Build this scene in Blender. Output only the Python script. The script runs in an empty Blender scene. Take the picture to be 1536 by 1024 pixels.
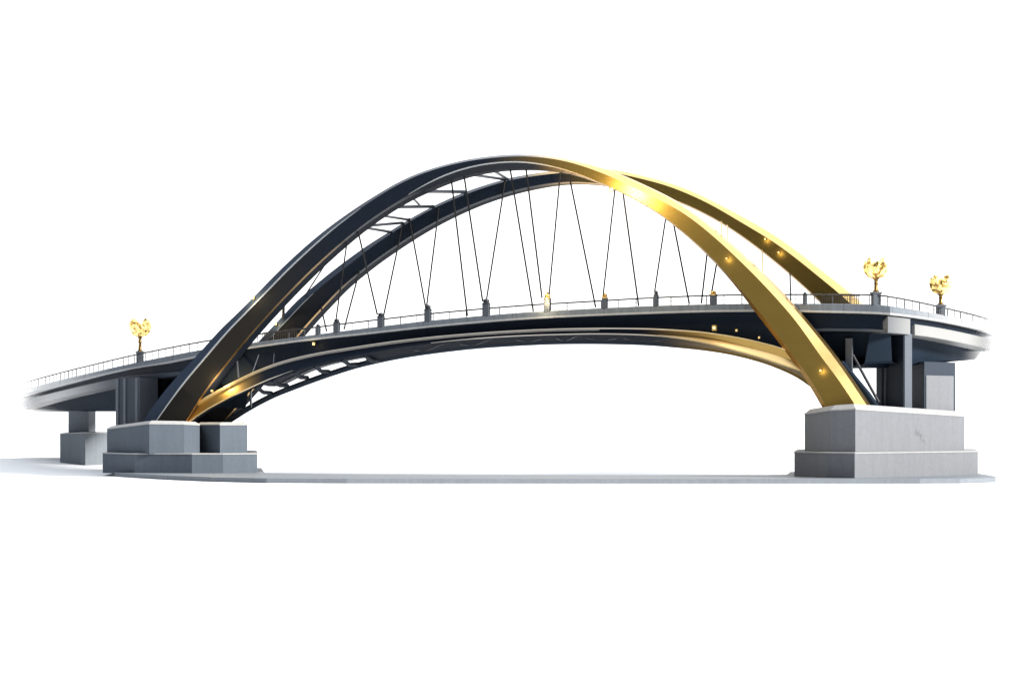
import bpy, bmesh, math, random
import numpy as np
from mathutils import Vector, Matrix, noise
random.seed(7)
sc = bpy.context.scene
C = sc.collection

# ------------------------------------------------------------------ camera numbers
FPX, CX, HZ = 4000.0, 768.0, 635.0      # focal length in px of a 1536 px wide frame, centre column, horizon row
HC = 6.25                               # eye height
A2 = np.array([-38.0, 318.0]); B2 = np.array([35.8, 290.0])     # feet of the near arch, in plan
AX = (B2 - A2) / np.linalg.norm(B2 - A2)                        # along the bridge
CR = np.array([-AX[1], AX[0]])                                  # across it, away from the viewer
AX3 = Vector((AX[0], AX[1], 0)); CR3 = Vector((CR[0], CR[1], 0))

def WD(x, y, d):
    return Vector(((x - CX) / FPX * d, d, HC + (HZ - y) / FPX * d))
def depth_on(x, w):
    k = (x - CX) / FPX
    P = A2 + CR * w
    # (k d, d) . CR = P . CR
    return float(P @ CR / (k * CR[0] + CR[1]))
def W(x, y, w=0.0):
    return WD(x, y, depth_on(x, w))

# ------------------------------------------------------------------ materials
def new_mat(name):
    m = bpy.data.materials.new(name); m.use_nodes = True
    nt = m.node_tree
    return m, nt, nt.nodes, nt.links, nt.nodes['Principled BSDF']

def noise_node(nt, scale, detail=6, rough=.6, vec=None):
    n = nt.nodes.new('ShaderNodeTexNoise'); n.inputs['Scale'].default_value = scale
    n.inputs['Detail'].default_value = detail; n.inputs['Roughness'].default_value = rough
    if vec is not None: nt.links.new(vec, n.inputs['Vector'])
    return n
def pos_x(nt):
    g = nt.nodes.new('ShaderNodeNewGeometry'); s = nt.nodes.new('ShaderNodeSeparateXYZ')
    nt.links.new(g.outputs['Position'], s.inputs[0]); return g, s
def maprange(nt, sock, a, b, lo=0., hi=1., smooth=True):
    m = nt.nodes.new('ShaderNodeMapRange')
    if smooth: m.interpolation_type = 'SMOOTHSTEP'
    nt.links.new(sock, m.inputs['Value'])
    m.inputs['From Min'].default_value = a; m.inputs['From Max'].default_value = b
    m.inputs['To Min'].default_value = lo; m.inputs['To Max'].default_value = hi
    return m.outputs['Result']
def mixc(nt, fac, c1, c2, typ='MIX'):
    m = nt.nodes.new('ShaderNodeMix'); m.data_type = 'RGBA'; m.blend_type = typ
    for s, v in ((m.inputs[0], fac), (m.inputs[6], c1), (m.inputs[7], c2)):
        if hasattr(v, 'links'): nt.links.new(v, s)
        elif isinstance(v, (int, float)): s.default_value = v
        else: s.default_value = (*v, 1)
    return m.outputs[2]
def math_node(nt, op, a, b):
    m = nt.nodes.new('ShaderNodeMath'); m.operation = op
    for s, v in zip(m.inputs, (a, b)):
        if hasattr(v, 'links'): nt.links.new(v, s)
        else: s.default_value = v
    return m.outputs[0]
def stretched(nt, sx, sy, sz):
    g = nt.nodes.new('ShaderNodeNewGeometry'); m = nt.nodes.new('ShaderNodeMapping')
    m.inputs['Scale'].default_value = (sx, sy, sz)
    nt.links.new(g.outputs['Position'], m.inputs['Vector']); return m.outputs[0]
def add_bump(nt, p, sock, strength, dist):
    b = nt.nodes.new('ShaderNodeBump'); b.inputs['Strength'].default_value = strength
    b.inputs['Distance'].default_value = dist
    nt.links.new(sock, b.inputs['Height']); nt.links.new(b.outputs[0], p.inputs['Normal'])

def paint_steel(name, dark, gold=None, spans=(), rough=.36, fade=False, gmetal=1.0, spec=.5, bronze=None):
    """dark enamelled steel; where spans name stretches of the bridge it is gilded, or gold stands for a glow"""
    m, nt, N, L, p = new_mat(name)
    v = stretched(nt, .35, .35, .9)
    n1 = noise_node(nt, .55, 8, .62, v); n2 = noise_node(nt, 6.0, 6, .7, v)
    dcol = mixc(nt, n1.outputs['Fac'], tuple(c * .85 for c in dark), tuple(c * 1.15 for c in dark))
    rr = maprange(nt, n2.outputs['Fac'], .3, .7, rough * .93, rough * 1.08)
    L.new(rr, p.inputs['Roughness'])
    p.inputs['Specular IOR Level'].default_value = spec
    if gold is None:
        L.new(dcol, p.inputs['Base Color'])
    else:
        gcol = mixc(nt, n1.outputs['Fac'], tuple(c * .85 for c in gold), tuple(c * 1.12 for c in gold))
        g, s = pos_x(nt)
        if bronze: dcol = mixc(nt, maprange(nt, s.outputs['X'], *bronze), dcol, (.0125, .0100, .0062))
        f = None
        for a, b in spans:
            q = maprange(nt, s.outputs['X'], a, b)
            f = q if f is None else math_node(nt, 'MAXIMUM', f, q)
        L.new(mixc(nt, f, dcol, gcol), p.inputs['Base Color'])
        L.new(math_node(nt, 'MULTIPLY', f, gmetal), p.inputs['Metallic'])
    add_bump(nt, p, n1.outputs['Fac'], .04, .02)
    if fade: fade_ends(nt, p)
    return m

def fade_ends(nt, p, a=(-76.6, -62.0), b=(52.8, 59.9)):  # transparency imitates white haze at both ends
    """the two approaches turn transparent at their ends to imitate a fade into white haze"""
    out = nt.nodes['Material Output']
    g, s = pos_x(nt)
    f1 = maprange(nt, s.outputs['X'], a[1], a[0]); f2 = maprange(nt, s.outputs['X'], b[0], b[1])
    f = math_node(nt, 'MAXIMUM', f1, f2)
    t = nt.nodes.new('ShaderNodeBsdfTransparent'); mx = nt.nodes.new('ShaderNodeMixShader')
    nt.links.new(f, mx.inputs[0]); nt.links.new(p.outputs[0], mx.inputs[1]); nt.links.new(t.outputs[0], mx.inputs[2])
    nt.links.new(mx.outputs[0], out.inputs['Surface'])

def concrete(name, col, fade=False, pale=None, var=.09, rough=.75, stain=None, streak=.2, pr=(40, 58), joints=0):
    m, nt, N, L, p = new_mat(name)
    v = stretched(nt, 1, 1, 1)
    n1 = noise_node(nt, .25, 8, .65, v); n2 = noise_node(nt, 2.6, 8, .7, v)
    vs = stretched(nt, 1.6, 1.6, .12); n3 = noise_node(nt, 1.0, 7, .7, vs)
    k = mixc(nt, n1.outputs['Fac'], tuple(c * (1 - var) for c in col), tuple(c * (1 + var) for c in col))
    f2 = maprange(nt, n2.outputs['Fac'], .35, .7, .94, 1.03)
    f3 = maprange(nt, n3.outputs['Fac'], .35, .68, 1 - .3 * streak, 1.04)
    k = mixc(nt, 1.0, k, math_to_col(nt, math_node(nt, 'MULTIPLY', f2, f3)), 'MULTIPLY')
    if pale is not None:                       # ends coloured paler to imitate a fade to white; left end also offsets shade
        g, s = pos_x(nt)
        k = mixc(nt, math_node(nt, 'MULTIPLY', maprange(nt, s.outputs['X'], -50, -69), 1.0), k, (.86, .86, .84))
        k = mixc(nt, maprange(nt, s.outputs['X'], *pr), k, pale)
    if stain is not None:
        c, r = stain
        g = nt.nodes.new('ShaderNodeNewGeometry')
        d = nt.nodes.new('ShaderNodeVectorMath'); d.operation = 'DISTANCE'
        L.new(g.outputs['Position'], d.inputs[0]); d.inputs[1].default_value = c
        nn = noise_node(nt, .9, 5, .6, v)
        dd = math_node(nt, 'ADD', d.outputs['Value'], math_node(nt, 'MULTIPLY', math_node(nt, 'SUBTRACT', nn.outputs['Fac'], .5), r * 5.5))
        q = maprange(nt, dd, r, r * .55, 0, .42)
        k = mixc(nt, q, k, tuple(x * .45 for x in col))
    if joints:                                  # dirty joints between the cast units
        g, s = pos_x(nt)
        fr = math_node(nt, 'FRACT', math_node(nt, 'DIVIDE', s.outputs['X'], joints), 0)
        k = mixc(nt, math_node(nt, 'MULTIPLY', math_node(nt, 'LESS_THAN', fr, .02), .45), k, (.03, .034, .04))
    L.new(k, p.inputs['Base Color'])
    p.inputs['Roughness'].default_value = rough
    p.inputs['Specular IOR Level'].default_value = .3
    add_bump(nt, p, n2.outputs['Fac'], .08, .04)
    if fade: fade_ends(nt, p)
    return m
def math_to_col(nt, sock):
    c = nt.nodes.new('ShaderNodeCombineColor')
    for i in range(3): nt.links.new(sock, c.inputs[i])
    return c.outputs[0]

NAVY = (.0042, .0085, .0175)
GOLD = (.235, .156, .038)
M = {}
M['arch'] = paint_steel('gilded_arch_paint', NAVY, GOLD, [(-4, 11)], rough=.43, spec=.22, bronze=(-19, -33))
M['arch_far'] = paint_steel('gilded_far_arch_paint', NAVY, tuple(c * .85 for c in GOLD), [(4.5, 12)], rough=.43, spec=.22, bronze=(-19, -31))
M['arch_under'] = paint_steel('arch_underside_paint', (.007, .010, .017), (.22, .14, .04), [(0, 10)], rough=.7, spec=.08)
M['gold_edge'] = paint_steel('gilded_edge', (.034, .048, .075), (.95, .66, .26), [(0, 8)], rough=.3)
M['inner_edge'] = paint_steel('gilded_inner_edge', (.02, .024, .032), (.50, .29, .075), [(-18, -27), (2, 9)], rough=.4, spec=.1)
M['highlight_paint'] = paint_steel('pale_highlight_paint', (.34, .36, .38), (.95, .70, .32), [(0, 9)], rough=.3, gmetal=.8)  # pale metal colour that imitates bright edge highlights
M['rib'] = paint_steel('rib_paint', NAVY, (.46, .30, .09), [(14, 24), (-29, -35)], rough=.42, spec=.3)  # gold at the left end imitates a warm glow on navy
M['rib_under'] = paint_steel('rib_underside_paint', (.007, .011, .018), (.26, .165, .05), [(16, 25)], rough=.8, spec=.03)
M['chord'] = paint_steel('chord_paint', (.030, .043, .063), (.26, .165, .05), [(16, 25)], rough=.55, spec=.12)
M['rib_edge'] = paint_steel('rib_edge_paint', (.36, .34, .31), (.9, .66, .3), [(12, 24), (-27, -33)], rough=.3, gmetal=.85)  # left-end gold imitates the same glow along the edges
M['web'] = paint_steel('navy_steel', (.0045, .0105, .022), rough=.55, fade=True, spec=.15)
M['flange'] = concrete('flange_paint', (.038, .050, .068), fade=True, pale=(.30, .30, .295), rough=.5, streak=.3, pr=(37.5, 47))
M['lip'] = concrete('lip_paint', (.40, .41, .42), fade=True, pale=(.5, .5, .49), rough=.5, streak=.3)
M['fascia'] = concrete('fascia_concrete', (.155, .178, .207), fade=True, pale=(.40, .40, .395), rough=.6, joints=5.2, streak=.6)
M['soffit'] = paint_steel('soffit_paint', (.011, .019, .032), rough=.7, fade=True, spec=.08)
M['steel'] = paint_steel('dark_steel', (.016, .020, .027), rough=.4)
M['cable'] = paint_steel('cable_steel', (.010, .010, .011), rough=.6, spec=.2)
M['rail'] = paint_steel('rail_steel', (.022, .025, .030), rough=.45, fade=True)
M['post'] = paint_steel('post_steel', (.055, .065, .082), rough=.5)
M['col'] = concrete('column_concrete', (.028, .038, .055), rough=.7)
M['pil'] = concrete('pilaster_concrete', (.105, .12, .143), rough=.7)
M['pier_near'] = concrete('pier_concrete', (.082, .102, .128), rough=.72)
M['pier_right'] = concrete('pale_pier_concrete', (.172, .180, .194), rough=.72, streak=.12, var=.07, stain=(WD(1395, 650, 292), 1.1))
M['coping'] = concrete('coping_concrete', (.36, .36, .36), rough=.7)
M['far'] = concrete('far_pier_concrete', (.17, .19, .21), rough=.75)
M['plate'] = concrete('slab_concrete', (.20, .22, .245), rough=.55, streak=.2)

m, nt, N, L, p = new_mat('white_ground')
n = noise_node(nt, .02, 4, .5, stretched(nt, 1, 1, 1))
L.new(mixc(nt, n.outputs['Fac'], (.89, .90, .905), (.93, .93, .93)), p.inputs['Base Color'])
p.inputs['Roughness'].default_value = .9; p.inputs['Specular IOR Level'].default_value = .1
M['ground'] = m

m, nt, N, L, p = new_mat('gilded_glass')
v = stretched(nt, 1, 1, 1)
vo = nt.nodes.new('ShaderNodeTexNoise'); vo.inputs['Scale'].default_value = 2.2; vo.inputs['Detail'].default_value = 5
L.new(v, vo.inputs['Vector'])
q = maprange(nt, vo.outputs['Fac'], .38, .58)
L.new(mixc(nt, q, (.42, .25, .06), (.95, .72, .32)), p.inputs['Base Color'])
p.inputs['Metallic'].default_value = .85; p.inputs['Roughness'].default_value = .22
p.inputs['Emission Color'].default_value = (1, .66, .22, 1)
L.new(math_node(nt, 'MULTIPLY', q, .70), p.inputs['Emission Strength'])
M['lamp_gold'] = m
M['pole'] = paint_steel('dark_bronze_pole', (.3, .2, .07), (.20, .13, .045), [(-201, -200)], rough=.4)
M['picket'] = paint_steel('dark_bronze', (.05, .036, .018), rough=.5)
def emit(name, col, s):
    m, nt, N, L, p = new_mat(name)
    p.inputs['Base Color'].default_value = (*col, 1); p.inputs['Emission Color'].default_value = (*col, 1)
    p.inputs['Emission Strength'].default_value = s; return m
M['lens'] = emit('lit_lens', (1, .74, .36), .8)
M['bulb'] = emit('lit_bulb', (1, .86, .55), 1.1)
M['brass'] = paint_steel('brass', (.2, .13, .04), (.7, .46, .15), [(-1e4, -9e3), (-200, -199)], rough=.32)

# ------------------------------------------------------------------ mesh helpers
def obj(name, bm, mats, parent=None, smooth=None):
    bmesh.ops.recalc_face_normals(bm, faces=bm.faces[:])
    if smooth:
        for f in bm.faces: f.smooth = True
        for e in bm.edges:
            if len(e.link_faces) == 2 and e.calc_face_angle(0) > math.radians(smooth): e.smooth = False
    me = bpy.data.meshes.new(name); bm.to_mesh(me); bm.free()
    o = bpy.data.objects.new(name, me); C.objects.link(o)
    for mm in (mats if isinstance(mats, (list, tuple)) else [mats]): me.materials.append(mm)
    if parent is not None: o.parent = parent; o.matrix_parent_inverse = parent.matrix_world.inverted()
    return o
def empty(name, loc, label=None, cat=None, group=None, parent=None):
    o = bpy.data.objects.new(name, None); C.objects.link(o); o.location = loc
    o.empty_display_size = 1
    o.matrix_world = Matrix.Translation(loc)
    if label: o['label'] = label
    if cat: o['category'] = cat
    if group: o['group'] = group
    if parent is not None:
        o.parent = parent; o.matrix_parent_inverse = parent.matrix_world.inverted()
    return o
def sweep(bm, rings, mat_of=None, closed=True, caps=True):
    vs = [[bm.verts.new(p) for p in r] for r in rings]
    n = len(rings[0])
    for i in range(len(vs) - 1):
        for j in range(n if closed else n - 1):
            k = (j + 1) % n
            try:
                f = bm.faces.new((vs[i][j], vs[i][k], vs[i + 1][k], vs[i + 1][j]))
                if mat_of: f.material_index = mat_of(j, i)
            except ValueError: pass
    if caps and closed:
        bm.faces.new(list(reversed(vs[0]))); bm.faces.new(vs[-1])
def tube(bm, pts, r, seg=8):
    rings = []
    pts = [Vector(p) for p in pts]
    for i, p in enumerate(pts):
        t = (pts[min(i + 1, len(pts) - 1)] - pts[max(i - 1, 0)]).normalized()
        a = t.cross(Vector((0, 0, 1)))
        if a.length < 1e-3: a = t.cross(Vector((1, 0, 0)))
        a.normalize(); b = t.cross(a)
        rr = r[i] if isinstance(r, (list, tuple)) else r
        rings.append([p + a * (rr * math.cos(2 * math.pi * k / seg)) + b * (rr * math.sin(2 * math.pi * k / seg)) for k in range(seg)])
    sweep(bm, rings)
def lathe(bm, c, prof, seg=16):
    rings = [[c + Vector((r * math.cos(2 * math.pi * k / seg), r * math.sin(2 * math.pi * k / seg), z)) for k in range(seg)] for r, z in prof]
    sweep(bm, rings)
def box(bm, c, sx, sy, sz, rz=0., bev=0.):
    """centre-bottom box"""
    r = bmesh.ops.create_cube(bm, size=1.0)
    mt = Matrix.Translation(c + Vector((0, 0, sz / 2))) @ Matrix.Rotation(rz, 4, 'Z') @ Matrix.Diagonal((sx, sy, sz, 1))
    bmesh.ops.transform(bm, matrix=mt, verts=r['verts'])
    if bev: bmesh.ops.bevel(bm, geom=list({e for v in r['verts'] for e in v.link_edges}), offset=bev, segments=2, affect='EDGES', profile=.5)
def prism(bm, plan, z0, z1, mat=0, top_inset=None):
    """plan: list of (X,Y); z1 scalar or per-corner list"""
    n = len(plan); zt = z1 if isinstance(z1, (list, tuple)) else [z1] * n
    lo = [bm.verts.new((x, y, z0)) for x, y in plan]; hi = [bm.verts.new((x, y, z)) for (x, y), z in zip(plan, zt)]
    for i in range(n):
        k = (i + 1) % n
        bm.faces.new((lo[i], lo[k], hi[k], hi[i])).material_index = mat
    bm.faces.new(hi).material_index = mat; bm.faces.new(lo[::-1]).material_index = mat
def bevel_all(bm, off, ang=20, seg=2):
    es = [e for e in bm.edges if len(e.link_faces) == 2 and e.calc_face_angle(0) > math.radians(ang)]
    bmesh.ops.bevel(bm, geom=es, offset=off, segments=seg, affect='EDGES', profile=.6, clamp_overlap=True)

# ------------------------------------------------------------------ curve helpers (drawing coordinates)
def dense(pts, n=400, sm=3):
    P = np.array(sorted_by(pts), float)
    out = []
    for i in range(len(P) - 1):
        p0 = P[max(i - 1, 0)]; p1 = P[i]; p2 = P[i + 1]; p3 = P[min(i + 2, len(P) - 1)]
        for t in np.linspace(0, 1, 12, endpoint=False):
            out.append(.5 * ((2 * p1) + (-p0 + p2) * t + (2 * p0 - 5 * p1 + 4 * p2 - p3) * t * t + (-p0 + 3 * p1 - 3 * p2 + p3) * t ** 3))
    out.append(P[-1]); Q = np.array(out)
    s = np.concatenate([[0], np.cumsum(np.linalg.norm(np.diff(Q, axis=0), axis=1))])
    u = np.linspace(0, s[-1], n)
    Q = np.stack([np.interp(u, s, Q[:, 0]), np.interp(u, s, Q[:, 1])], 1)
    k = int(n * .02 * sm) | 1
    if k > 1:                                   # smooth out hand-traced wobble, keep the ends
        pad = k // 2
        lead = 2 * Q[0] - Q[pad:0:-1]; tail = 2 * Q[-1] - Q[-2:-pad - 2:-1]
        R = np.concatenate([lead, Q, tail])
        ker = np.hanning(k + 2)[1:-1]; ker /= ker.sum()
        Q = np.stack([np.convolve(R[:, i], ker, 'valid') for i in (0, 1)], 1)
    return Q
def sorted_by(pts): return pts
def extend(Q, a, b):
    t0 = (Q[0] - Q[3]); t0 /= np.linalg.norm(t0); t1 = (Q[-1] - Q[-4]); t1 /= np.linalg.norm(t1)
    return np.concatenate([[Q[0] + t0 * a], Q, [Q[-1] + t1 * b]])
def hit(o, d, Q):
    best = None
    a = Q[:-1]; e = Q[1:] - a
    den = d[0] * e[:, 1] - d[1] * e[:, 0]
    den = np.where(abs(den) < 1e-9, 1e-9, den)
    ao = a - o
    t = (ao[:, 0] * e[:, 1] - ao[:, 1] * e[:, 0]) / den
    s = (ao[:, 0] * d[1] - ao[:, 1] * d[0]) / den
    ok = (s >= -1e-6) & (s <= 1 + 1e-6) & (abs(t) < 120)
    if not ok.any(): return None
    tt = t[ok]; return float(tt[np.argmin(abs(tt))])
def smooth1(v, k):
    pad = k // 2; r = np.concatenate([np.full(pad, v[0]), v, np.full(pad, v[-1])])
    ker = np.hanning(k + 2)[1:-1]; ker /= ker.sum(); return np.convolve(r, ker, 'valid')
def interp(pts, x):
    P = sorted(pts); return float(np.interp(x, [p[0] for p in P], [p[1] for p in P]))
def curve_of(pts, sm=2.):
    """smooth y(x)"""
    Q = dense(sorted(pts), 500, sm)
    return lambda x: float(np.interp(x, Q[:, 0], Q[:, 1]))

# ------------------------------------------------------------------ ground and slab
PT = .5                                           # slab top
bm = bmesh.new()
def gz(x, y): return 1.3 * math.exp(-(((x + 66) / 26) ** 2 + ((y - 392) / 30) ** 2))
xs = sorted(set(list(np.linspace(-300, 100, 81)) + [-9000, -3000, -1000, -500, 200, 400, 1000, 3000, 9000]))
ys = sorted(set(list(np.linspace(250, 620, 75)) + [-400, 0, 120, 200, 800, 1500, 3000, 9000, 20000]))
grid = [[bm.verts.new((x, y, gz(x, y))) for x in xs] for y in ys]
for j in range(len(ys) - 1):
    for i in range(len(xs) - 1):
        bm.faces.new((grid[j][i], grid[j][i + 1], grid[j + 1][i + 1], grid[j + 1][i]))
o = obj('ground', bm, M['ground'], smooth=60); o['kind'] = 'structure'
o['label'] = 'plain white ground under the bridge rising to a low bank at the far pier'

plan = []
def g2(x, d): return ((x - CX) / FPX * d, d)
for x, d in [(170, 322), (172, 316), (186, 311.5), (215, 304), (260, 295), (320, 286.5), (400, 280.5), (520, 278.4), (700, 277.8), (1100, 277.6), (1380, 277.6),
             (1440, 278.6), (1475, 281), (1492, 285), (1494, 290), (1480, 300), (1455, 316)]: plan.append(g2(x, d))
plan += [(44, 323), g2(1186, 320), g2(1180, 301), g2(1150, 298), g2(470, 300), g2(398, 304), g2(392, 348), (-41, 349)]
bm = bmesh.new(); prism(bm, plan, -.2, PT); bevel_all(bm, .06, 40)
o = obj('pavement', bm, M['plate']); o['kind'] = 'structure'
o['label'] = 'thin grey concrete slab with a rounded front edge lying under both piers'

# ------------------------------------------------------------------ the bridge
bridge = empty('arch_bridge', W(290, 700, 0), 'long steel arch bridge, half navy and half gold, on concrete piers', 'bridge')

# --- arches
def build_arch(name, w, mface, O, Cc, I, S, b, ch, ext, label, n=150):
    O = extend(dense(O, 500, 3), *ext); Cc = extend(dense(Cc, 400, 3), 60, 60); I = extend(dense(I, 400, 3), 70, 70)
    s = np.concatenate([[0], np.cumsum(np.linalg.norm(np.diff(O, axis=0), axis=1))])
    u = np.linspace(0, s[-1], n)
    o = np.stack([np.interp(u, s, O[:, 0]), np.interp(u, s, O[:, 1])], 1)
    t = np.gradient(o, axis=0); t /= np.linalg.norm(t, axis=1)[:, None]
    t = np.stack([smooth1(t[:, 0], 9), smooth1(t[:, 1], 9)], 1); t /= np.linalg.norm(t, axis=1)[:, None]
    nn = np.stack([-t[:, 1], t[:, 0]], 1)          # towards the inside (down)
    dc, di = [], []
    for p, q in zip(o, nn):
        a = hit(p, q, Cc); bb = hit(p, q, I)
        dc.append(a if a is not None else np.nan); di.append(bb if bb is not None else np.nan)
    def fill(v):
        v = np.array(v); ok = ~np.isnan(v); return np.interp(np.arange(n), np.arange(n)[ok], v[ok])
    dc = smooth1(np.maximum(fill(dc), 1.6), 9); di = smooth1(fill(di), 9)
    ds = smooth1(np.array([interp(S, p[0]) for p in o]), 9)
    rings, cl, il = [], [], []
    for k in range(n):
        P = lambda q, ww: W(o[k][0] + nn[k][0] * q, o[k][1] + nn[k][1] * q, ww)
        p0 = P(0, w + ch); p1 = P(dc[k], w); p2 = P(di[k], w); p3 = P(di[k] + ds[k], w + ch)
        rings.append([p0, p1, p2, p3, p3 + CR3 * (b - ch), p0 + CR3 * (b - ch)])
        cl.append((p1, p2))
    bm = bmesh.new()
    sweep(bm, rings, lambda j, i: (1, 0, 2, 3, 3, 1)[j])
    a = obj(name, bm, [mface, M['gold_edge'], M['inner_edge'], M['arch_under']], bridge, smooth=25)
    a['label'] = label
    # raised pale strips imitating highlights along the two front edges
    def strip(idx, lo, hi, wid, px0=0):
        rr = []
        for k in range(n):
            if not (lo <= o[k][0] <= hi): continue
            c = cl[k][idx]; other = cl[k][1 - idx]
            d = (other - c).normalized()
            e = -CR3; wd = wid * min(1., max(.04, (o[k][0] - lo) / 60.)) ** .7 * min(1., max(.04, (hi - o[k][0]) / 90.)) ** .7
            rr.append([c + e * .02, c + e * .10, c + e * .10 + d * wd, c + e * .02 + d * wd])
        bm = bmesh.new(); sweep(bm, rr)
        obj('highlight_strip', bm, M['highlight_paint'], a, smooth=40)
    return a, strip

O_F = [(217, 628), (232, 605), (262, 568), (292, 537), (312, 514.5), (333, 491), (355, 471), (378, 448), (413.7, 411), (450, 376.7), (480, 351), (510.4, 328), (542.6, 306),
       (585.6, 279.5), (611.6, 266), (638, 255.5), (669, 246.3), (700.6, 239), (732, 234.4), (763, 231.7), (786.6, 231.3), (811, 233), (842.5, 237), (866, 242), (889, 248), (920, 258),
       (952, 272), (983, 286.5), (1003, 296.6), (1026, 311), (1053.7, 332), (1084, 357.5), (1112, 383), (1140, 409), (1163, 432), (1187, 458), (1211, 486), (1239, 520), (1265, 555), (1297, 603)]
C_F = [(236.5, 628), (266.6, 585), (286, 559.6), (305, 538), (329, 510), (350, 486.6), (372, 464), (400, 437), (426.6, 408), (463, 374.5), (489, 351), (514.7, 331.5), (545, 309.5), (586, 283),
       (638, 258.5), (700, 242), (763, 234.7), (800, 235), (842, 240), (866, 246), (897, 257.5), (928, 270), (952, 282), (983, 297.5), (1000, 305), (1028, 321), (1053.7, 340.6), (1086, 368.5), (1114, 395), (1140, 421),
       (1167.6, 451), (1191, 477), (1202, 502 - 11), (1230, 534), (1254, 563.6), (1270.7, 587.7), (1281, 604.4)]
I_F = [(281, 628), (294.5, 604.7), (316, 573), (337.5, 546.7), (359, 521), (372, 504), (385, 489), (400, 472.6), (424.5, 447), (467.4, 403.5), (510.4, 364.9), (538, 342), (566, 321.5), (591, 306),
       (611.6, 293), (630, 282), (647.5, 273), (669, 263), (693, 254.7), (716, 249), (747.5, 244.7), (778.8, 243.4), (811, 247), (842.5, 253.6), (866, 261), (889, 269.6), (920.6, 282), (944, 293), (967.5, 306),
       (998.8, 326.5), (1021.5, 345), (1043, 363), (1075, 393), (1096.7, 417), (1118, 442.7), (1133, 460.5), (1150, 481), (1165, 499.6), (1183.5, 524.6), (1202, 549.5), (1215, 567.5), (1226, 585), (1235.4, 602.5)]
S_F = [(200, 2.5), (520, 2.5), (590, 3), (625, 7), (700, 10), (780, 10), (840, 5), (880, 2), (1040, 2), (1130, 3), (1180, 6), (1240, 6)]
front_arch, strip = build_arch('main_arch', 0., M['arch'], O_F, C_F, I_F, S_F, 2.6, .7, (18, 14),
                               'nearer tall arch, navy at its left half and bright gold at its right half')
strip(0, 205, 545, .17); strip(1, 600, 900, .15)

O_R = [(300, 601), (360, 541), (403, 496), (426.6, 471), (446, 450), (472, 428), (497.5, 407), (523, 388), (549, 369), (575, 353), (600, 337), (620, 325), (641, 313.5), (660, 304), (679, 295.5), (700.6, 286.5), (724, 278.6),
       (747.5, 271.5), (763, 267), (779, 263.8), (800, 260.5), (825, 257), (860, 254), (890, 252.8), (913, 253.5), (936, 257), (967.5, 264.5), (1000, 273), (1032, 284.7), (1064.5, 299.8), (1096.7, 316.5), (1129, 334), (1161, 353),
       (1193.4, 376), (1225.7, 401.8), (1258, 426.6), (1283.7, 449), (1313, 480)]
C_R = [(315, 601), (372, 543), (412, 500), (436, 474), (460, 449), (480, 431), (505, 411), (530, 393), (560, 368), (600, 342), (641, 317), (700, 291), (747.5, 275), (779, 267.5), (825, 261), (880, 256.5), (913, 258),
       (936, 262), (967.5, 269.5), (1000, 278), (1032, 291), (1064.5, 305.5), (1096.7, 324.5), (1129, 343.8), (1161, 363), (1193.4, 386.8), (1225.7, 412.6), (1253.6, 436), (1275, 454), (1301, 482)]
I_R = [(352, 612), (372, 590), (410, 546), (450, 497), (480, 464.8), (510, 432), (540.5, 406.8), (568, 386), (598.5, 365), (622.5, 349.7), (660, 328.5), (685, 316.5), (716, 303), (747.5, 292), (769, 286), (800, 279), (811, 276.5),
       (834.7, 273.6), (858, 272.3), (881.6, 273.4), (905, 276.5), (936, 281), (967, 287.5), (1000, 295.5), (1026, 305), (1053.7, 318), (1084, 334), (1107.5, 349.5), (1142, 375), (1172, 399.5), (1193.4, 417), (1215, 437), (1234, 455), (1262, 487)]
S_R = [(200, 2.5), (560, 2.5), (700, 3), (800, 3), (880, 2), (1300, 2)]
WR = 15.0
rear_arch, strip_r = build_arch('main_arch', WR, M['arch_far'], O_R, C_R, I_R, S_R, 2.4, .6, (44, 16),
                                'farther tall arch seen behind the nearer one, navy turning gold past its crown')
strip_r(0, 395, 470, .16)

# --- deck
T = curve_of([(10, 591), (23.5, 588), (46, 581), (77, 573), (100, 567), (133.5, 559.3), (167, 551.5), (203, 543.5), (243, 535.5), (294.5, 525.5), (330, 520), (365, 516), (394, 511.5), (424.6, 508), (451.7, 504.5), (480.5, 500.5),
              (509, 497), (543, 492.5), (600, 485.7), (639, 481), (697.7, 475.5), (756, 470.5), (815, 466.5), (900, 462), (966, 459), (1055, 456.3), (1128, 455.3), (1193, 455.3), (1248, 455.3), (1296.7, 456),
              (1330, 458), (1373, 464.5), (1417, 472.5), (1465.6, 483), (1496, 492), (1512, 497)])
F = curve_of([(10, 600), (23.5, 596), (77, 582), (122, 570.5), (167, 559.5), (205, 552), (250, 545), (292, 536.5), (330, 530), (360, 524.5), (394, 519.5), (441.6, 513), (492, 507), (543, 502), (600, 495.7), (658.6, 489.5), (717, 484.3),
              (776, 479.7), (834, 476.3), (900, 473.2), (966, 470.7), (1055, 467.9), (1137, 467), (1194.6, 467.5), (1260, 468.8), (1317, 470.5), (1354, 474), (1410, 482), (1465.6, 493.4), (1496, 501.5), (1512, 506)])
G = curve_of([(10, 616), (23.5, 612.7), (77, 598), (122, 587.5), (167, 578), (200, 571.5), (250, 564.5), (290, 559), (312, 566), (335, 581), (360, 570.5), (390, 555.5), (424, 543.5), (492, 530), (560, 519), (600, 514), (717, 503), (834, 498), (900, 497), (966, 496.5),
              (1050, 499), (1099, 506.5), (1132, 513.5), (1170, 522), (1188, 521), (1205, 503), (1218, 496), (1300, 496.5), (1335, 498), (1373, 501.5), (1410, 506.4), (1465.6, 517.6), (1496, 524.4), (1512, 528)])
WDK = 2.9
XL0, XR0 = 300., 1335.
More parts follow.
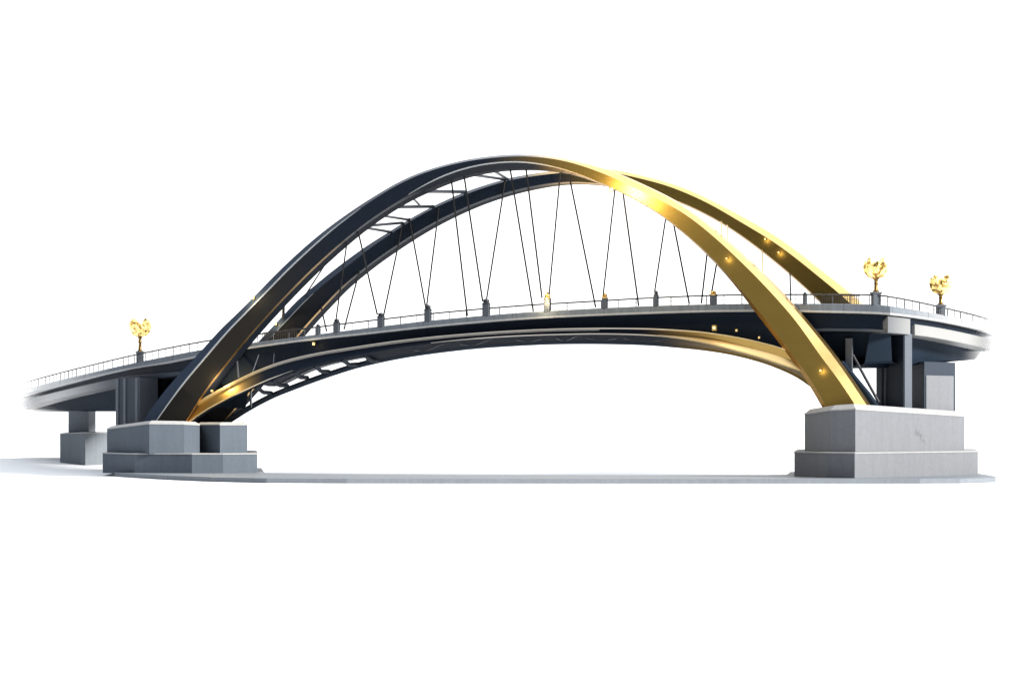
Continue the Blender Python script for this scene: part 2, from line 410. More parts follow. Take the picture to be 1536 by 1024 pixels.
def ddeck(x):
    if x < XL0:
        q = (XL0 - x) / 275.; return depth_on(x, WDK) + 62 * (.35 * q + .65 * q * q)
    if x > XR0:
        q = (x - XR0) / 165.; return depth_on(x, WDK) + 34 * (.8 * q + .2 * q * q)
    return depth_on(x, WDK)
dxs = list(np.linspace(12, 300, 37)) + list(np.linspace(308, 1327, 110)) + list(np.linspace(1335, 1508, 26))
plan_pts = [np.array(g2(x, ddeck(x))) for x in dxs]
def normals(pp):
    nn = []
    for i in range(len(pp)):
        t = pp[min(i + 1, len(pp) - 1)] - pp[max(i - 1, 0)]; t = t / np.linalg.norm(t)
        nn.append(np.array([-t[1], t[0]]))
    return nn
dn = normals(plan_pts)
def zpix(x, y): d = ddeck(x); return HC + (HZ - y) / FPX * d
def deck_rings(sel, fn):
    rr = []
    for x, p, nrm in zip(dxs, plan_pts, dn):
        if not (sel[0] <= x <= sel[1]): continue
        rr.append([Vector((p[0] + nrm[0] * o, p[1] + nrm[1] * o, z)) for o, z in fn(x)])
    return rr
DW = 14.6
deck = None
bm = bmesh.new()
def f_slab(x):
    t = zpix(x, T(x)); f = zpix(x, F(x))
    return [(.10, t), (0, t - .10), (0, f + .07), (.07, f), (.75, f + .02), (DW - .6, f + .02), (DW, f + .1), (DW, t), (DW - .4, t), (DW - .42, t - .32), (.5, t - .32), (.48, t)]
sweep(bm, deck_rings((0, 1600), f_slab))
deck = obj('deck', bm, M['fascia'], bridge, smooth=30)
bm = bmesh.new()
def f_lip(x):
    f = zpix(x, F(x)); return [(-.06, f + .20), (-.06, f + .02), (.05, f - .05), (.05, f + .20)]
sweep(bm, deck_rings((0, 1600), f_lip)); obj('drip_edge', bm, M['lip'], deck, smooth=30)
def f_gird(x):
    f = zpix(x, F(x)); g = zpix(x, G(x))
    return [(.75, f), (.70, g + .2), (.70, g), (2.6, g), (2.6, f)]
bm = bmesh.new(); sweep(bm, deck_rings((0, 1600), f_gird)); obj('girder', bm, M['web'], deck, smooth=30)
def f_gird2(x):
    f = zpix(x, F(x)); g = zpix(x, G(x))
    return [(DW - 2.6, f), (DW - 2.6, g), (DW - .7, g), (DW - .7, f)]
bm = bmesh.new(); sweep(bm, deck_rings((0, 1600), f_gird2)); obj('girder', bm, M['web'], deck, smooth=30)
# lower flange of the girder, a broad pale band on the approaches
def f_fl(x):
    g = zpix(x, G(x)); f = zpix(x, F(x)); h = (f - g)
    k = np.interp(x, [10, 90, 190, 300, 1330, 1376, 1400, 1500], [.66, .62, .60, .14, .14, .62, .62, .66]) * h
    k = max(k, .16)
    return [(.56, g + k), (.46, g + k - .06), (.46, g + .02), (.52, g - .04), (2.7, g - .04), (2.7, g + .0)]
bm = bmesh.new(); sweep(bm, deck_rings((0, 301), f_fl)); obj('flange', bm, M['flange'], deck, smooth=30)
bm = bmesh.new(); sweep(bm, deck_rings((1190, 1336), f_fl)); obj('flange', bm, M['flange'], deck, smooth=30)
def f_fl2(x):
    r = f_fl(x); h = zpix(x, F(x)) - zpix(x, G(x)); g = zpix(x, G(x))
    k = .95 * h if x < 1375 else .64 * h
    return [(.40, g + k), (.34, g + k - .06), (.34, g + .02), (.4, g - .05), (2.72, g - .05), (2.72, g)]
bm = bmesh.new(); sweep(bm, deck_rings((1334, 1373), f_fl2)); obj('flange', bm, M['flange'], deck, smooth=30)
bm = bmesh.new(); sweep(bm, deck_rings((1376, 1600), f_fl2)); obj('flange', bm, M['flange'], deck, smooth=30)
# soffit slab between girders and the deep box below the approaches
def f_sof(x):
    g = zpix(x, G(x)) + .35; return [(2.55, g), (2.55, g - .25), (DW - 2.55, g - .25), (DW - 2.55, g)]
bm = bmesh.new(); sweep(bm, deck_rings((0, 1600), f_sof)); obj('soffit', bm, M['soffit'], deck, smooth=30)
BL = curve_of([(10, 614), (66, 616), (100, 617), (145, 615.5), (174, 614), (300, 611)])
BR = curve_of([(1220, 537), (1300, 538), (1330, 545), (1369, 552.5), (1428, 547.5), (1496, 541), (1512, 540)])
def f_box(B):
    def fn(x):
        g = zpix(x, G(x)) + .1; p = interp_d(x, 3.4); z = HC + (HZ - B(x)) / FPX * (ddeck(x) + 4.0)
        z = min(z, g - .3)
        return [(3.0, g), (3.6, z + .25), (3.9, z), (DW - 4.9, z), (DW - 4.6, z + .25), (DW - 4.0, g)]
    return fn
def interp_d(x, w): return ddeck(x) + w
bm = bmesh.new(); sweep(bm, deck_rings((0, 262), f_box(BL))); obj('box_girder', bm, M['soffit'], deck, smooth=30)
bm = bmesh.new(); sweep(bm, deck_rings((1220, 1600), f_box(BR))); obj('box_girder', bm, M['soffit'], deck, smooth=30)

# --- railing
rail = None
def edge_pt(x, off, dz):
    i = np.searchsorted(dxs, x); i = min(max(i, 1), len(dxs) - 1)
    p = np.array(g2(x, ddeck(x))); nrm = dn[i]
    return Vector((p[0] + nrm[0] * off, p[1] + nrm[1] * off, zpix(x, T(x)) + dz))
RH = curve_of([(10, 11), (77, 11), (250, 12.3), (600, 10.3), (800, 10.5), (900, 11), (1055, 13), (1280, 14), (1345, 14), (1430, 11), (1510, 10)])
def rh(x): return RH(x) * ddeck(x) / FPX
bm = bmesh.new()
tube(bm, [edge_pt(x, .25, rh(x)) for x in dxs if x < 1505 and x > 22], .10, 6)
rail = obj('handrail', bm, M['rail'], bridge, smooth=60)
bm = bmesh.new()
pl = [edge_pt(x, .25, rh(x) * .5) for x in dxs if x < 1505 and x > 22]
tube(bm, pl, .018, 5); obj('wire', bm, M['rail'], rail)
lastp = None; n_post = 0; skip = [203, 217]
x = 30.
while x < 1500:
    p = edge_pt(x, .25, 0)
    if lastp is None or (p - lastp).length > 2.05:
        bm = bmesh.new(); tube(bm, [p + Vector((0, 0, -.15)), p + Vector((0, 0, rh(x)))], .07 if n_post % 2 else .05, 6)
        if n_post < 98: obj('baluster', bm, M['rail'], rail)
        else: bm.free()
        n_post += 1; lastp = p
    x += .5

# --- lower ribs under the deck
R1 = curve_of([(280, 614), (294.5, 604.7), (311.7, 594), (337.5, 580), (359, 568.5), (390.8, 554), (424.6, 542), (458.5, 533.5), (492, 527), (526, 521.7), (560, 516.5), (600, 511), (658.6, 504.6), (717, 499.7), (776, 496), (834, 493.6), (900, 492.5),
               (966, 493), (1010.7, 495), (1055, 498.5), (1099, 505), (1132, 511.8), (1165.6, 520.3), (1179, 525), (1200, 532), (1235, 545), (1256, 554)], 1.5)
RB = curve_of([(270, 642), (289, 628), (311.7, 613), (350, 593), (374, 582), (400, 570.5), (438, 557), (475, 546.5), (509, 538.5), (568.5, 527), (600, 521.5), (658.6, 514), (717, 508), (776, 504.3), (834, 502.3), (900, 501.3), (966, 503), (1010.7, 507),
               (1055, 514), (1099, 525), (1143.5, 537.4), (1176.7, 548.5), (1199, 555.5), (1240, 570), (1256, 577)], 1.5)
BB = curve_of([(330, 643), (350, 630.6), (374, 615.4), (407.7, 597.6), (441.6, 584), (475.4, 571.4), (509, 560), (543, 550), (600, 537.7), (658.6, 529), (717, 522.5), (776, 518.5), (834, 516), (900, 515.6), (966, 517.3), (1010.7, 520.6), (1055, 525), (1099, 532),
               (1143.5, 543.5), (1176.7, 556), (1199, 567), (1216.5, 579), (1240, 597), (1262, 617)], 1.5)
xs_r = list(np.linspace(276, 1246, 132))
bm = bmesh.new(); rr = []
for x in xs_r:
    y1, y2 = R1(x), RB(x); h = y2 - y1
    m0 = .30 + .22 * float(np.interp(x, [1000, 1150], [0, 1]))
    ch = float(np.interp(x, [950, 1100], [.0, .55]))
    rr.append([W(x, y1 + 1.2, .80), W(x, y1 + h * m0, .95), W(x, y2 - h * .04, .75 - .0 * ch), W(x, y2, .95), W(x, y2, .95) + CR3 * 1.5, W(x, y1 + 1.2, .8) + CR3 * 1.6])
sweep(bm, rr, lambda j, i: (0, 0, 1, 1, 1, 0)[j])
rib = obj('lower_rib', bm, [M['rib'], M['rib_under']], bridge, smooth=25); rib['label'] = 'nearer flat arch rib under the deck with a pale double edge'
def rib_strip(fy, lo, hi, w, th, proud):
    rr = []
    for x in xs_r:
        if not lo <= x <= hi: continue
        y = fy(x); hpx = th(x) if callable(th) else th
        a = W(x, y, w); b = W(x, y + hpx, w)
        rr.append([a, b, b + CR3 * proud, a + CR3 * proud])
    bm = bmesh.new(); sweep(bm, rr); return obj('edge_band', bm, M['rib_edge'], rib, smooth=30)
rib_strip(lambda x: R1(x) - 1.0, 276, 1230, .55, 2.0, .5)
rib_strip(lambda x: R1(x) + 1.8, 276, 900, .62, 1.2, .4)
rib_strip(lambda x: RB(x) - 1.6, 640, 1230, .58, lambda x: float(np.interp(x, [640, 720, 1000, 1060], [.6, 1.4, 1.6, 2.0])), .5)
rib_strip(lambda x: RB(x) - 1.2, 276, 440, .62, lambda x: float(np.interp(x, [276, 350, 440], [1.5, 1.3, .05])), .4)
# bright sloping lower band of the gilded end
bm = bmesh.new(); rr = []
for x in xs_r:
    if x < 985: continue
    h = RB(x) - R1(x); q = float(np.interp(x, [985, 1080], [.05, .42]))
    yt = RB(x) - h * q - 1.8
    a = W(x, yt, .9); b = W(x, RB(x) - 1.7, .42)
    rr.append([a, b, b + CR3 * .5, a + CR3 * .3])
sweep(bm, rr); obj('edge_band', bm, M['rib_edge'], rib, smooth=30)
# farther rib, a thick pipe chord
WRR = 12.0
bm = bmesh.new()
tube(bm, [W(x, BB(x) - 4.0, WRR) for x in np.linspace(338, 1256, 112)], .36, 12)
rib2 = obj('lower_rib', bm, M['chord'], bridge, smooth=50); rib2['label'] = 'farther tubular rib under the deck that carries the open lattice'
# soffit plate between both ribs
bm = bmesh.new(); rr = []
for x in np.linspace(549, 1244, 82):
    a = W(x, RB(x) - .5, 2.0); b = W(x, BB(x) - 3.0, WRR - .2)
    rr.append([a, b, b + Vector((0, 0, .12)), a + Vector((0, 0, .12))])
sweep(bm, rr); obj('soffit_plate', bm, M['rib_under'], bridge, smooth=30)
def rod(name, a, b, r, mat, parent, seg=8):
    bm = bmesh.new(); tube(bm, [a, b], r, seg); return obj(name, bm, mat, parent, smooth=50)
for (a, b) in [((383, 579), (407, 590)), ((408, 569), (431, 579)), ((440, 557), (461, 567)), ((471, 548), (493, 558)), ((512, 539), (536, 547)), ((545, 532), (570, 541))]:
    bm = bmesh.new(); A = W(a[0], a[1], 2.2); B = W(b[0], b[1] - 1, WRR)
    mid = (A + B) / 2 + Vector((0, 0, -.35))
    tube(bm, [A, A.lerp(mid, .5), mid, mid.lerp(B, .55), B], .25, 8); obj('lattice_brace', bm, M['soffit'], bridge, smooth=50)
rod('lattice_brace', W(376, 585, 3), W(376.5, 611, WRR), .14, M['steel'], bridge)
# conduit running along under the soffit plate
for (x0, x1, k) in [(690, 745, 0), (775, 812, 1), (835, 872, 0), (936, 992, 1), (620, 672, 0), (880, 925, 1)]:
    pts = []
    for i, x in enumerate(np.linspace(x0, x1, 9)):
        t = i / 8.; q = .35 + .3 * math.sin(t * math.pi * (1.0 if k else 1.6))
        pts.append(W(x, RB(x) * (1 - q) + (BB(x) - 3) * q + 1.6, 2 + (WRR - 2.2) * q - .3))
    bm = bmesh.new(); tube(bm, pts, .05, 6); obj('conduit', bm, M['flange'], bridge, smooth=60)
# spandrel posts between near rib and deck
for (x, y0, x2, y1, r) in [(354.5, 530, 358, 566, .10), (388, 532, 378, 560, .07), (411, 530, 410, 545, .06)]:
    rod('spandrel_post', W(x, y0, 3.2), W(x2, y1, 1.6), r, M['post'], bridge)

# --- hangers
H_F = [(522, 355, 504, 479), (536, 344, 566, 472), (676.5, 267, 701, 474), (696, 265, 724, 452), (765, 254, 800, 467), (789, 255, 813, 447), (841, 255, 823.5, 445), (852, 257, 893.5, 461),
       (922.8, 282, 904.5, 445), (934, 287, 958, 459), (999, 326, 982, 437), (1009.7, 334, 1034, 456), (1061, 379, 1052, 455), (1075.8, 392, 1067.6, 438)]
for x0, y0, x1, y1 in H_F:
    rod('hanger', W(x0, y0 - 2, 1.3), edge_pt(x1, .25, 0) * 0 + W(x1, y1, WDK + .3), .10, M['cable'], bridge, 6)
H_R = [(539.5, 406, 516, 489), (604, 337, 573, 480), (614, 328, 641, 470), (658.4, 312, 638, 470), (757.7, 272, 727, 462), (482, 463, 490, 492), (1185, 411, 1186.5, 458)]
for x0, y0, x1, y1 in H_R:
    rod('hanger', W(x0, y0 - 1, WR - .06), W(x1, y1 + 5, WR - .2), .10, M['cable'], bridge, 6)
# --- cross bracing between the two arches
for x0, y0, x1, y1, r in [(538, 341, 604, 333, .13), (538, 341, 587, 347, .13), (566, 323.5, 613, 328.5, .12), (580, 312, 650, 308.5, .15), (618, 297, 632, 309, .10), (627, 288, 697, 286.5, .16), (699, 262, 757, 268, .13), (737, 255, 762, 268, .13),
                          (508, 366, 457, 443, .07), (425, 447, 424.5, 476, .16), (1082, 333, 1083, 358, .07), (1090.7, 338, 1091, 365, .07), (1143, 376, 1144, 412, .07)]:
    rod('cross_brace', W(x0, y0 - 1, 2.0), W(x1, y1 + 1, WR + .5), r * 1.35, M['steel'] if x0 < 900 else M['brass'], bridge)

# --- anchor posts
def anchor(x, yt, wid, hot=False, hfac=1.):
    base = edge_pt(x, .28, -.12); d = ddeck(x)
    top = HC + (HZ - yt) / FPX * d; h = top - base.z
    wm = wid * .86 * d / FPX
    bm = bmesh.new(); box(bm, base, wm, .62, h * .72, math.atan2(AX[1], AX[0]), .04)
    p = obj('anchor_post', bm, M['post'], bridge)
    bm = bmesh.new(); c = base + Vector((0, 0, h * .70))
    lathe(bm, c, [(wm * .62, 0), (wm * .66, .10), (wm * .5, .14), (wm * .40, h * .12), (wm * .50, h * .17), (wm * .44, h * .24), (wm * .2, h * .30), (.03, h * .32)], 12)
    obj('socket', bm, M['brass'] if hot else M['steel'], p, smooth=35)
for a in [(475.5, 486, 7), (503.5, 478, 10), (570, 469, 11), (640.5, 457, 11), (728, 448, 12), (820, 440, 11, True), (906, 440, 9, True), (983, 436, 7.5), (1069, 436, 11, True), (1206.5, 438, 6)]:
    anchor(*a)
# fence of close pickets at each foot of the rear arch
def pickets(x0, x1, w, mat, hh, lab):
    bm = bmesh.new(); n = int((x1 - x0) / 2.6)
    for i in range(n):
        x = x0 + (x1 - x0) * i / n
        b = W(x, T(x) + .5, w); h = hh * random.uniform(.85, 1.1)
        box(bm, b, .085, .085, h, 0)
    t = [W(x, T(x) + .5, w) + Vector((0, 0, hh * .9)) for x in np.linspace(x0, x1, 6)]
    tube(bm, t, .05, 6)
    o = obj('picket_screen', bm, mat, bridge); o['label'] = lab
pickets(394, 447, 4.6, M['picket'], 1.15, 'low brass picket screen at the navy foot of the farther arch')
pickets(1232, 1290, 4.6, M['picket'], 1.05, 'low picket screen at the gilded foot of the farther arch')

# --- piers
def poly(pts, back):
    P = [g2(x, d) for x, d in pts]
    return P + back
def offset_poly(P, s):
    n = len(P); out = []
    area = sum(P[i][0] * P[(i + 1) % n][1] - P[(i + 1) % n][0] * P[i][1] for i in range(n))
    sg = 1 if area > 0 else -1
    for i in range(n):
        a, b, c = np.array(P[i - 1]), np.array(P[i]), np.array(P[(i + 1) % n])
        d1 = (b - a) / np.linalg.norm(b - a); d2 = (c - b) / np.linalg.norm(c - b)
        n1 = np.array([d1[1], -d1[0]]) * sg; n2 = np.array([d2[1], -d2[0]]) * sg
        m = (n1 + n2); m /= max(np.linalg.norm(m), 1e-6)
        out.append(tuple(b + m * s / max(m @ n1, .5)))
    return out
def block(parent, name, P, z0, z1, mat, cope=None, cope_mat=None, ins=.35):
    """vertical block with a sloping coping"""
    zt = z1 if isinstance(z1, list) else [z1] * len(P)
    bm = bmesh.new()
    if cope:
        prism(bm, P, z0, [z - cope for z in zt]); bevel_all(bm, .05, 15)
        o = obj(name, bm, mat, parent)
        bm = bmesh.new(); Q = offset_poly(P, -ins); R = offset_poly(P, .06)
        n = len(P)
        rings = [[Vector((x, y, z - cope + .003)) for (x, y), z in zip(R, zt)], [Vector((x, y, z - cope + .12)) for (x, y), z in zip(R, zt)], [Vector((x, y, z)) for (x, y), z in zip(Q, zt)]]
        sweep(bm, rings); obj('coping', bm, cope_mat, o)
        return o
    prism(bm, P, z0, zt); bevel_all(bm, .07, 15)
    return obj(name, bm, mat, parent)
def zat(y, d): return HC + (HZ - y) / FPX * d

# near-left pier
pier = empty('pier', Vector((*g2(250, 318), PT)), parent=bridge); pier['label'] = 'stepped grey pier under the navy feet of the arches'
PA = poly([(160.5, 322), (196, 314.5), (224, 310.5), (276, 311.5), (299.5, 314)], [g2(299, 336), g2(200, 338)])
zs = [zat(638.7, 322), zat(634, 314.5), zat(630.5, 310.5), zat(631.3, 311.5), zat(632.5, 314), zat(633, 314), zat(637, 322)]
zslab = zat(679.5, 311)
block(pier, 'pier_block', PA, zslab - .1, zs, M['pier_near'], .42, M['coping'], .5)
PB = poly([(296, 318), (330, 313.2), (371, 316)], [g2(371, 346), g2(303, 346)])
block(pier, 'pier_block', PB, zslab - .1, [zat(633, 316)] * 5, M['pier_near'], .36, M['coping'], .4)
PS = poly([(154, 319.5), (202, 311.5), (288, 309.2), (334.5, 310), (386, 313.5)], [g2(384, 347.5), g2(180, 347.5)])
block(pier, 'plinth', PS, PT - .15, zslab, M['pier_near'], .14, M['coping'], .2)
def column(parent, P, z0, z1, strips=()):
    bm = bmesh.new(); prism(bm, P, z0, z1); bevel_all(bm, .06, 20)
    c = obj('column', bm, M['col'], parent)
    for (i, t0, t1) in strips:
        a = np.array(P[i]); b = np.array(P[(i + 1) % len(P)]); d = b - a; nrm = np.array([d[1], -d[0]]) / np.linalg.norm(d)
        p0 = a + d * t0; p1 = a + d * t1
        bm = bmesh.new()
        prism(bm, [tuple(p0 + nrm * .14), tuple(p1 + nrm * .14), tuple(p1 - nrm * .1), tuple(p0 - nrm * .1)], z0 + .02, z1 - .05); bevel_all(bm, .03, 20)
        obj('pilaster', bm, M['pil'], c)
    return c
ztop = zat(632.5, 316) - .1
column(pier, poly([(175, 336), (207.6, 328), (236, 331)], [g2(236, 341), g2(180, 343)]), ztop - 1.0, zat(566, 330), [(0, .0, .12), (0, .36, .46), (0, .9, 1.0), (1, .02, .98)])
column(pier, poly([(236.5, 336), (262, 335)], [g2(262, 342), g2(236.5, 342)]), ztop - .2, zat(556, 336))

# right pier
pier2 = empty('pier', Vector((*g2(1340, 292), PT)), parent=bridge); pier2['label'] = 'pale sunlit stepped pier under the gilded feet of the arches'
P1 = poly([(1207, 292), (1246, 284.6), (1283, 283), (1446.5, 299)], [g2(1440, 320), g2(1215, 312)])
zs = [zat(613.5, 292), zat(607.5, 286), zat(605.5, 283), zat(616.5, 299), zat(616.5, 299), zat(613, 292)]
zsl = zat(678, 281.5)
block(pier2, 'pier_block', P1, zsl - .1, zs, M['pier_right'], .62, M['coping'], .6)
# low angular shoe under the arch foot
P1s = poly([(1191.5, 291), (1240, 283.6), (1282, 281.3), (1467, 298.5)], [g2(1462, 322), g2(1196, 314)])
block(pier2, 'plinth', P1s, PT - .15, zsl, M['pier_right'], .16, M['coping'], .22)
zt2 = zat(606, 290) - .9
column(pier2, poly([(1316, 302), (1355, 296), (1367, 297.2)], [g2(1366, 306), g2(1317, 308)]), zt2, zat(500, 297), [(0, .0, .2), (0, .30, .36), (1, .05, .95)])
bm = bmesh.new(); prism(bm, poly([(1367.5, 309), (1386.5, 304.5), (1433, 309)], [g2(1432, 317), g2(1370, 317)]), zt2, zat(543, 307)); bevel_all(bm, .07, 20)
cb = obj('column', bm, M['col'], pier2)
q = poly([(1389.5, 304.65), (1430.5, 308.6)], [g2(1430, 309.5), g2(1390, 306)])
bm = bmesh.new(); prism(bm, q, zt2 + .1, zat(563, 306)); bevel_all(bm, .05, 20); obj('pilaster', bm, M['pier_right'], cb)
column(pier2, poly([(1268, 294.6), (1279.5, 294.0)], [g2(1279.5, 295.4), g2(1268.5, 295.6)]), zt2, zat(508, 297), [(0, .1, .95)])
# dark haunch behind the gilded foot
bm = bmesh.new()
hp = [(1262, 541), (1279, 563), (1300, 588), (1313, 606), (1313, 612), (1262, 612)]
f1 = [W(x, y, 3.0) for x, y in hp]; f2 = [p + CR3 * 1.6 for p in f1]
sweep(bm, [f1, f2]); obj('haunch', bm, M['soffit'], pier2)
rod('strut', W(1279, 532, 4.6), W(1318, 603, 4.6), .17, M['steel'], pier2)

# far pier of the left approach
pier3 = empty('pier', Vector((*g2(125, 372), 2.0)), parent=bridge); pier3['label'] = 'small far pier on the bank under the fading approach'
bm = bmesh.new(); zf = zat(681, 366)
PF = poly([(90, 372), (128, 365), (172, 370)], [g2(172, 384), g2(95, 386)])
block(pier3, 'plinth', PF, zf - 1.6, [zat(649, 372), zat(647.3, 365), zat(648, 370), zat(648, 370), zat(649, 372)], M['far'], .2, M['coping'], .3)
bm = bmesh.new(); prism(bm, poly([(102.5, 379), (133, 375), (143.5, 378)], [g2(143, 384), g2(104, 385)]), zat(650, 375), zat(610, 377)); bevel_all(bm, .08, 20)
obj('column', bm, M['far'], pier3)

# ------------------------------------------------------------------ heart-shaped lamps
def lamp(x, ytop, ybase_head, ypole, off, label, seed, wpx):
    xx = x
    for _ in range(6):
        base = edge_pt(xx, off, -.1); xx += x - (CX + FPX * base.x / base.y)
    d = base.y
    z = lambda y: HC + (HZ - y) / FPX * d
    root = empty('street_lamp', base, label, 'street lamp', 'gilded lamps along the parapet')
    s = wpx * d / FPX
    bm = bmesh.new(); box(bm, base, .92, .8, z(ypole) - base.z - .12, .2, .06)
    box(bm, Vector((base.x, base.y, z(ypole) - .2)), 1.15, 1.0, .2, .2, .05)
    obj('pedestal', bm, M['post'], root)
    bm = bmesh.new(); zp = z(ypole); zh = z(ybase_head)
    c = Vector((base.x, base.y, zp))
    lathe(bm, c, [(.36, -.02), (.36, .10), (.25, .2), (.21, .3), (.20, (zh - zp) * .6), (.26, (zh - zp) * .64), (.20, (zh - zp) * .7), (.22, zh - zp - .15), (.34, zh - zp - .02), (.40, zh - zp + .1)], 12)
    obj('pole', bm, M['pole'], root, smooth=40)
    H = z(ytop) - zh; R = s / 2
    rnd = random.Random(seed)
    bm = bmesh.new(); seg = 36
    prof = [0, .10, .22, .36, .5, .64, .78, .9, 1.0]
    rowspec = [(t, 1.0) for t in prof] + [(t, .80) for t in (.97, .8, .6, .4, .2, .08)]
    vs = []
    for j, (t, kin) in enumerate(rowspec):
        row = []
        for i in range(seg):
            a = 2 * math.pi * i / seg + math.pi / seg * (j % 2)
            ca = abs(math.cos(a)); lobe = math.exp(-((ca - .66) / .30) ** 2)
            rim = .76 + .24 * lobe + .05 * math.cos(8 * a)
            rr = R * kin * float(np.interp(t, [0, .10, .3, .55, .8, 1], [.24, .66, .90, 1.0, 1.0, .88]))
            zz = H * rim * t
            nz = noise.noise(Vector((math.cos(a) * 2.6 + seed, math.sin(a) * 2.6, t * 3.5)))
            rr *= 1 + .13 * nz + rnd.uniform(-.045, .045) + .06 * math.cos(8 * a) * min(1, t * 2)
            if t == 1.0: zz += rnd.uniform(-.05, .05) * H
            row.append(bm.verts.new((base.x + rr * math.cos(a), base.y + rr * .8 * math.sin(a), zh + zz)))
        vs.append(row)
    for j in range(len(vs) - 1):
        for i in range(seg):
            k = (i + 1) % seg
            if rnd.random() < .5:
                bm.faces.new((vs[j][i], vs[j][k], vs[j + 1][k])); bm.faces.new((vs[j][i], vs[j + 1][k], vs[j + 1][i]))
            else:
                bm.faces.new((vs[j][i], vs[j][k], vs[j + 1][i])); bm.faces.new((vs[j][k], vs[j + 1][k], vs[j + 1][i]))
    bm.faces.new(vs[0][::-1]); bm.faces.new(vs[-1])
    obj('petal_shade', bm, M['lamp_gold'], root)
    bm = bmesh.new(); bmesh.ops.create_icosphere(bm, subdivisions=2, radius=R * .34)
    bmesh.ops.translate(bm, verts=bm.verts[:], vec=Vector((base.x, base.y, zh + H * .38)))
    obj('bulb', bm, M['bulb'], root, smooth=80)
lamp(210, 478.5, 505, 527, .5, 'gilded heart-shaped lamp standing alone on the navy end of the parapet', 3, 31)
lamp(1314, 387.5, 418, 438, .5, 'gilded heart-shaped lamp beside the foot of the farther gold arch', 11, 35)
lamp(1411, 413, 441.5, 457, .5, 'gilded heart-shaped lamp nearest the fading gold end of the parapet', 23, 31)

# ------------------------------------------------------------------ small floodlights on the steelwork, several invented to imitate glints and glow
def flood(p, size, label, power=0., dirv=Vector((0, 0, 1)), lamp_off=None, name='floodlight', radius=.25, col=(1, .80, .46)):
    root = empty(name, p, label, 'floodlight', 'floodlights on the steelwork')
    bm = bmesh.new(); box(bm, p + Vector((0, 0, 0)), size * .9, size * .8, size, math.atan2(AX[1], AX[0]), size * .12); obj('housing', bm, M['brass'], root)
    bm = bmesh.new(); c = p - CR3 * (size * .42) + Vector((0, 0, size * .5))
    rings = []
    for r, o in ((size * .24, 0), (size * .24, -.04), (size * .14, -.07), (.01, -.08)):
        rings.append([c + AX3 * (r * math.cos(k * math.pi / 6)) + Vector((0, 0, r * math.sin(k * math.pi / 6))) + CR3 * o for k in range(12)])
    sweep(bm, rings); obj('lens', bm, M['lens'], root, smooth=50)
    power *= .62 if power > 100 else .36
    if power:
        l = bpy.data.lights.new('floodlight_beam', 'POINT'); l.energy = power; l.color = col; l.shadow_soft_size = radius
        o = bpy.data.objects.new('floodlight_beam', l); C.objects.link(o); o.location = p + (lamp_off or Vector()); o.parent = root; o.matrix_parent_inverse = root.matrix_world.inverted()
flood(W(917, 288, -.35), .5, 'added floodlight imitating a glint on the bright gold crown of the nearer arch', 10500, lamp_off=CR3 * -5.2 + Vector((1.5, 0, .3)), radius=1.0)  # invented lamp, lights the gold to imitate a glint
flood(W(1090, 389, -.2), .22, 'small added lamp imitating a glint halfway down the gilded leg of the nearer arch', 60, lamp_off=CR3 * -.6)  # added lamps from here to the farther navy leg stand for glints
flood(W(1148, 360, WR - .2), .24, 'upper of two small added glint lamps on the farther gilded arch', 60, lamp_off=CR3 * -.6)
flood(W(1168, 380, WR - .2), .24, 'lower of two small added glint lamps on the farther gilded arch', 60, lamp_off=CR3 * -.6)
flood(W(1231, 557, -.2), .26, 'small added lamp imitating a glint low on the gilded leg just above the pale pier', 60, lamp_off=CR3 * -.6)
flood(W(380, 449, .2), .3, 'small added lamp imitating a glint on the upper edge of the navy leg of the nearer arch', 420, lamp_off=CR3 * -.9 + Vector((-.3, 0, .5)))
flood(W(414, 488, WR + .2), .28, 'small added lamp imitating a glint on the upper edge of the navy leg of the farther arch', 240, lamp_off=CR3 * -.8 + Vector((-.2, 0, .5)))
flood(W(318, 588, .1), .3, 'added floodlight for the warm glow at the navy foot where the lower rib springs', 1000, lamp_off=CR3 * -.7 + Vector((1.0, 0, 1.2)))  # added lamp that throws the warm glow on the rib
flood(W(471, 518, WDK + .2), .42, 'brass lamp on the dark girder near the navy foot', 60, lamp_off=CR3 * -.7)
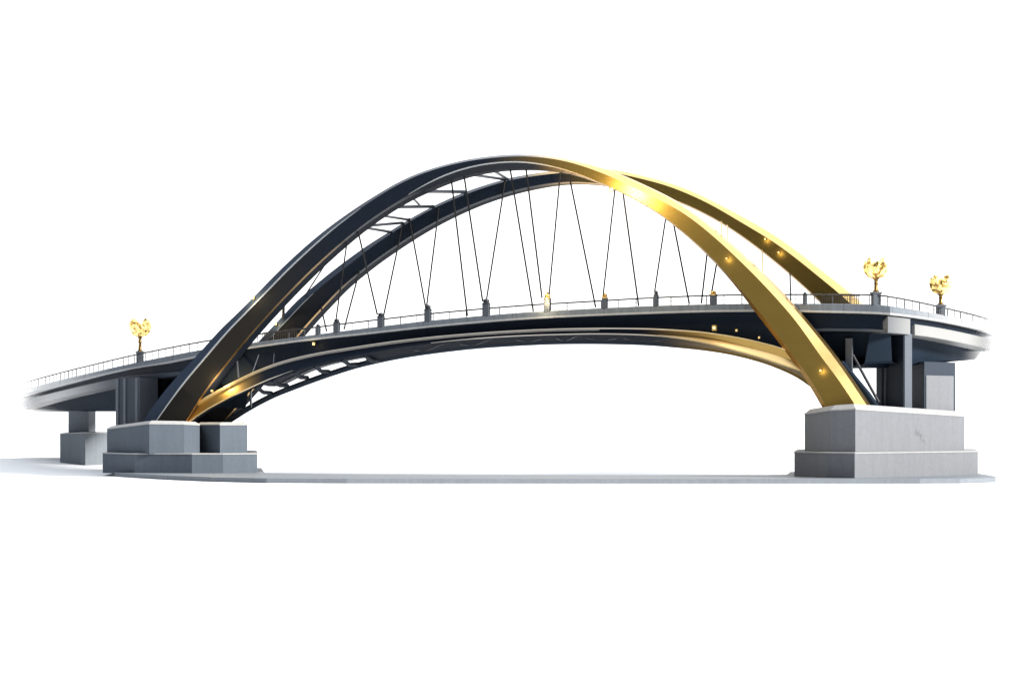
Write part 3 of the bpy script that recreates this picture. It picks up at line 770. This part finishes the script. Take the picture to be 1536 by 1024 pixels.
flood(W(1072, 496, 1.0), .62, 'boxy brass floodlight resting on the lower rib under the gilded leg', 0)
flood(W(1105, 497.5, 1.0), .3, 'small pale lamp on the lower rib beside the boxy brass one', 0)
flood(W(1139, 508, 1.0), .28, 'smallest brass lamp on the lower rib closest to the gilded leg', 0)
flood(W(820, 443, WDK + .1), .4, 'glowing floodlight on top of the middle anchor post', 420, lamp_off=CR3 * -1.2 + Vector((0, 0, -.8)))

# ------------------------------------------------------------------ light
w = bpy.data.worlds.new('World'); sc.world = w; w.use_nodes = True
nt = w.node_tree; L = nt.links
bg = nt.nodes['Background']
tc = nt.nodes.new('ShaderNodeTexCoord')
def dotdir(v):
    d = nt.nodes.new('ShaderNodeVectorMath'); d.operation = 'DOT_PRODUCT'
    L.new(tc.outputs['Generated'], d.inputs[0]); d.inputs[1].default_value = Vector(v).normalized(); return d.outputs['Value']
back = maprange(nt, dotdir((0, 1, 0)), .72, .93)
zen = maprange(nt, dotdir((0.1, .15, 1)), .45, .85)
col = mixc(nt, 1.0, mixc(nt, back, (.04, .062, .098), (1.25, 1.25, 1.25)), mixc(nt, zen, (0, 0, 0), (.98, 1.0, 1.03)), 'ADD')
L.new(col, bg.inputs['Color']); bg.inputs['Strength'].default_value = 1.0
sun = bpy.data.lights.new('sun', 'SUN'); sun.energy = 5.0; sun.angle = math.radians(11); sun.color = (1, .97, .92)
so = bpy.data.objects.new('sun', sun); C.objects.link(so)
so.rotation_euler = Vector((-.80, .45, -.37)).to_track_quat('-Z', 'Y').to_euler()

cam = bpy.data.cameras.new('camera'); co = bpy.data.objects.new('camera', cam); C.objects.link(co)
co.location = (0, 0, HC); co.rotation_euler = (math.radians(90), 0, 0)
cam.sensor_width = 36; cam.lens = 36 * FPX / 1536; cam.shift_y = (HZ - 512) / 1536; cam.clip_start = 1; cam.clip_end = 40000
sc.camera = co
sc.view_settings.view_transform = 'Standard'; sc.view_settings.look = 'None'; sc.view_settings.gamma = 1; sc.view_settings.exposure = .6
sc.render.engine = 'CYCLES'
try: sc.cycles.use_denoising = True
except Exception: pass
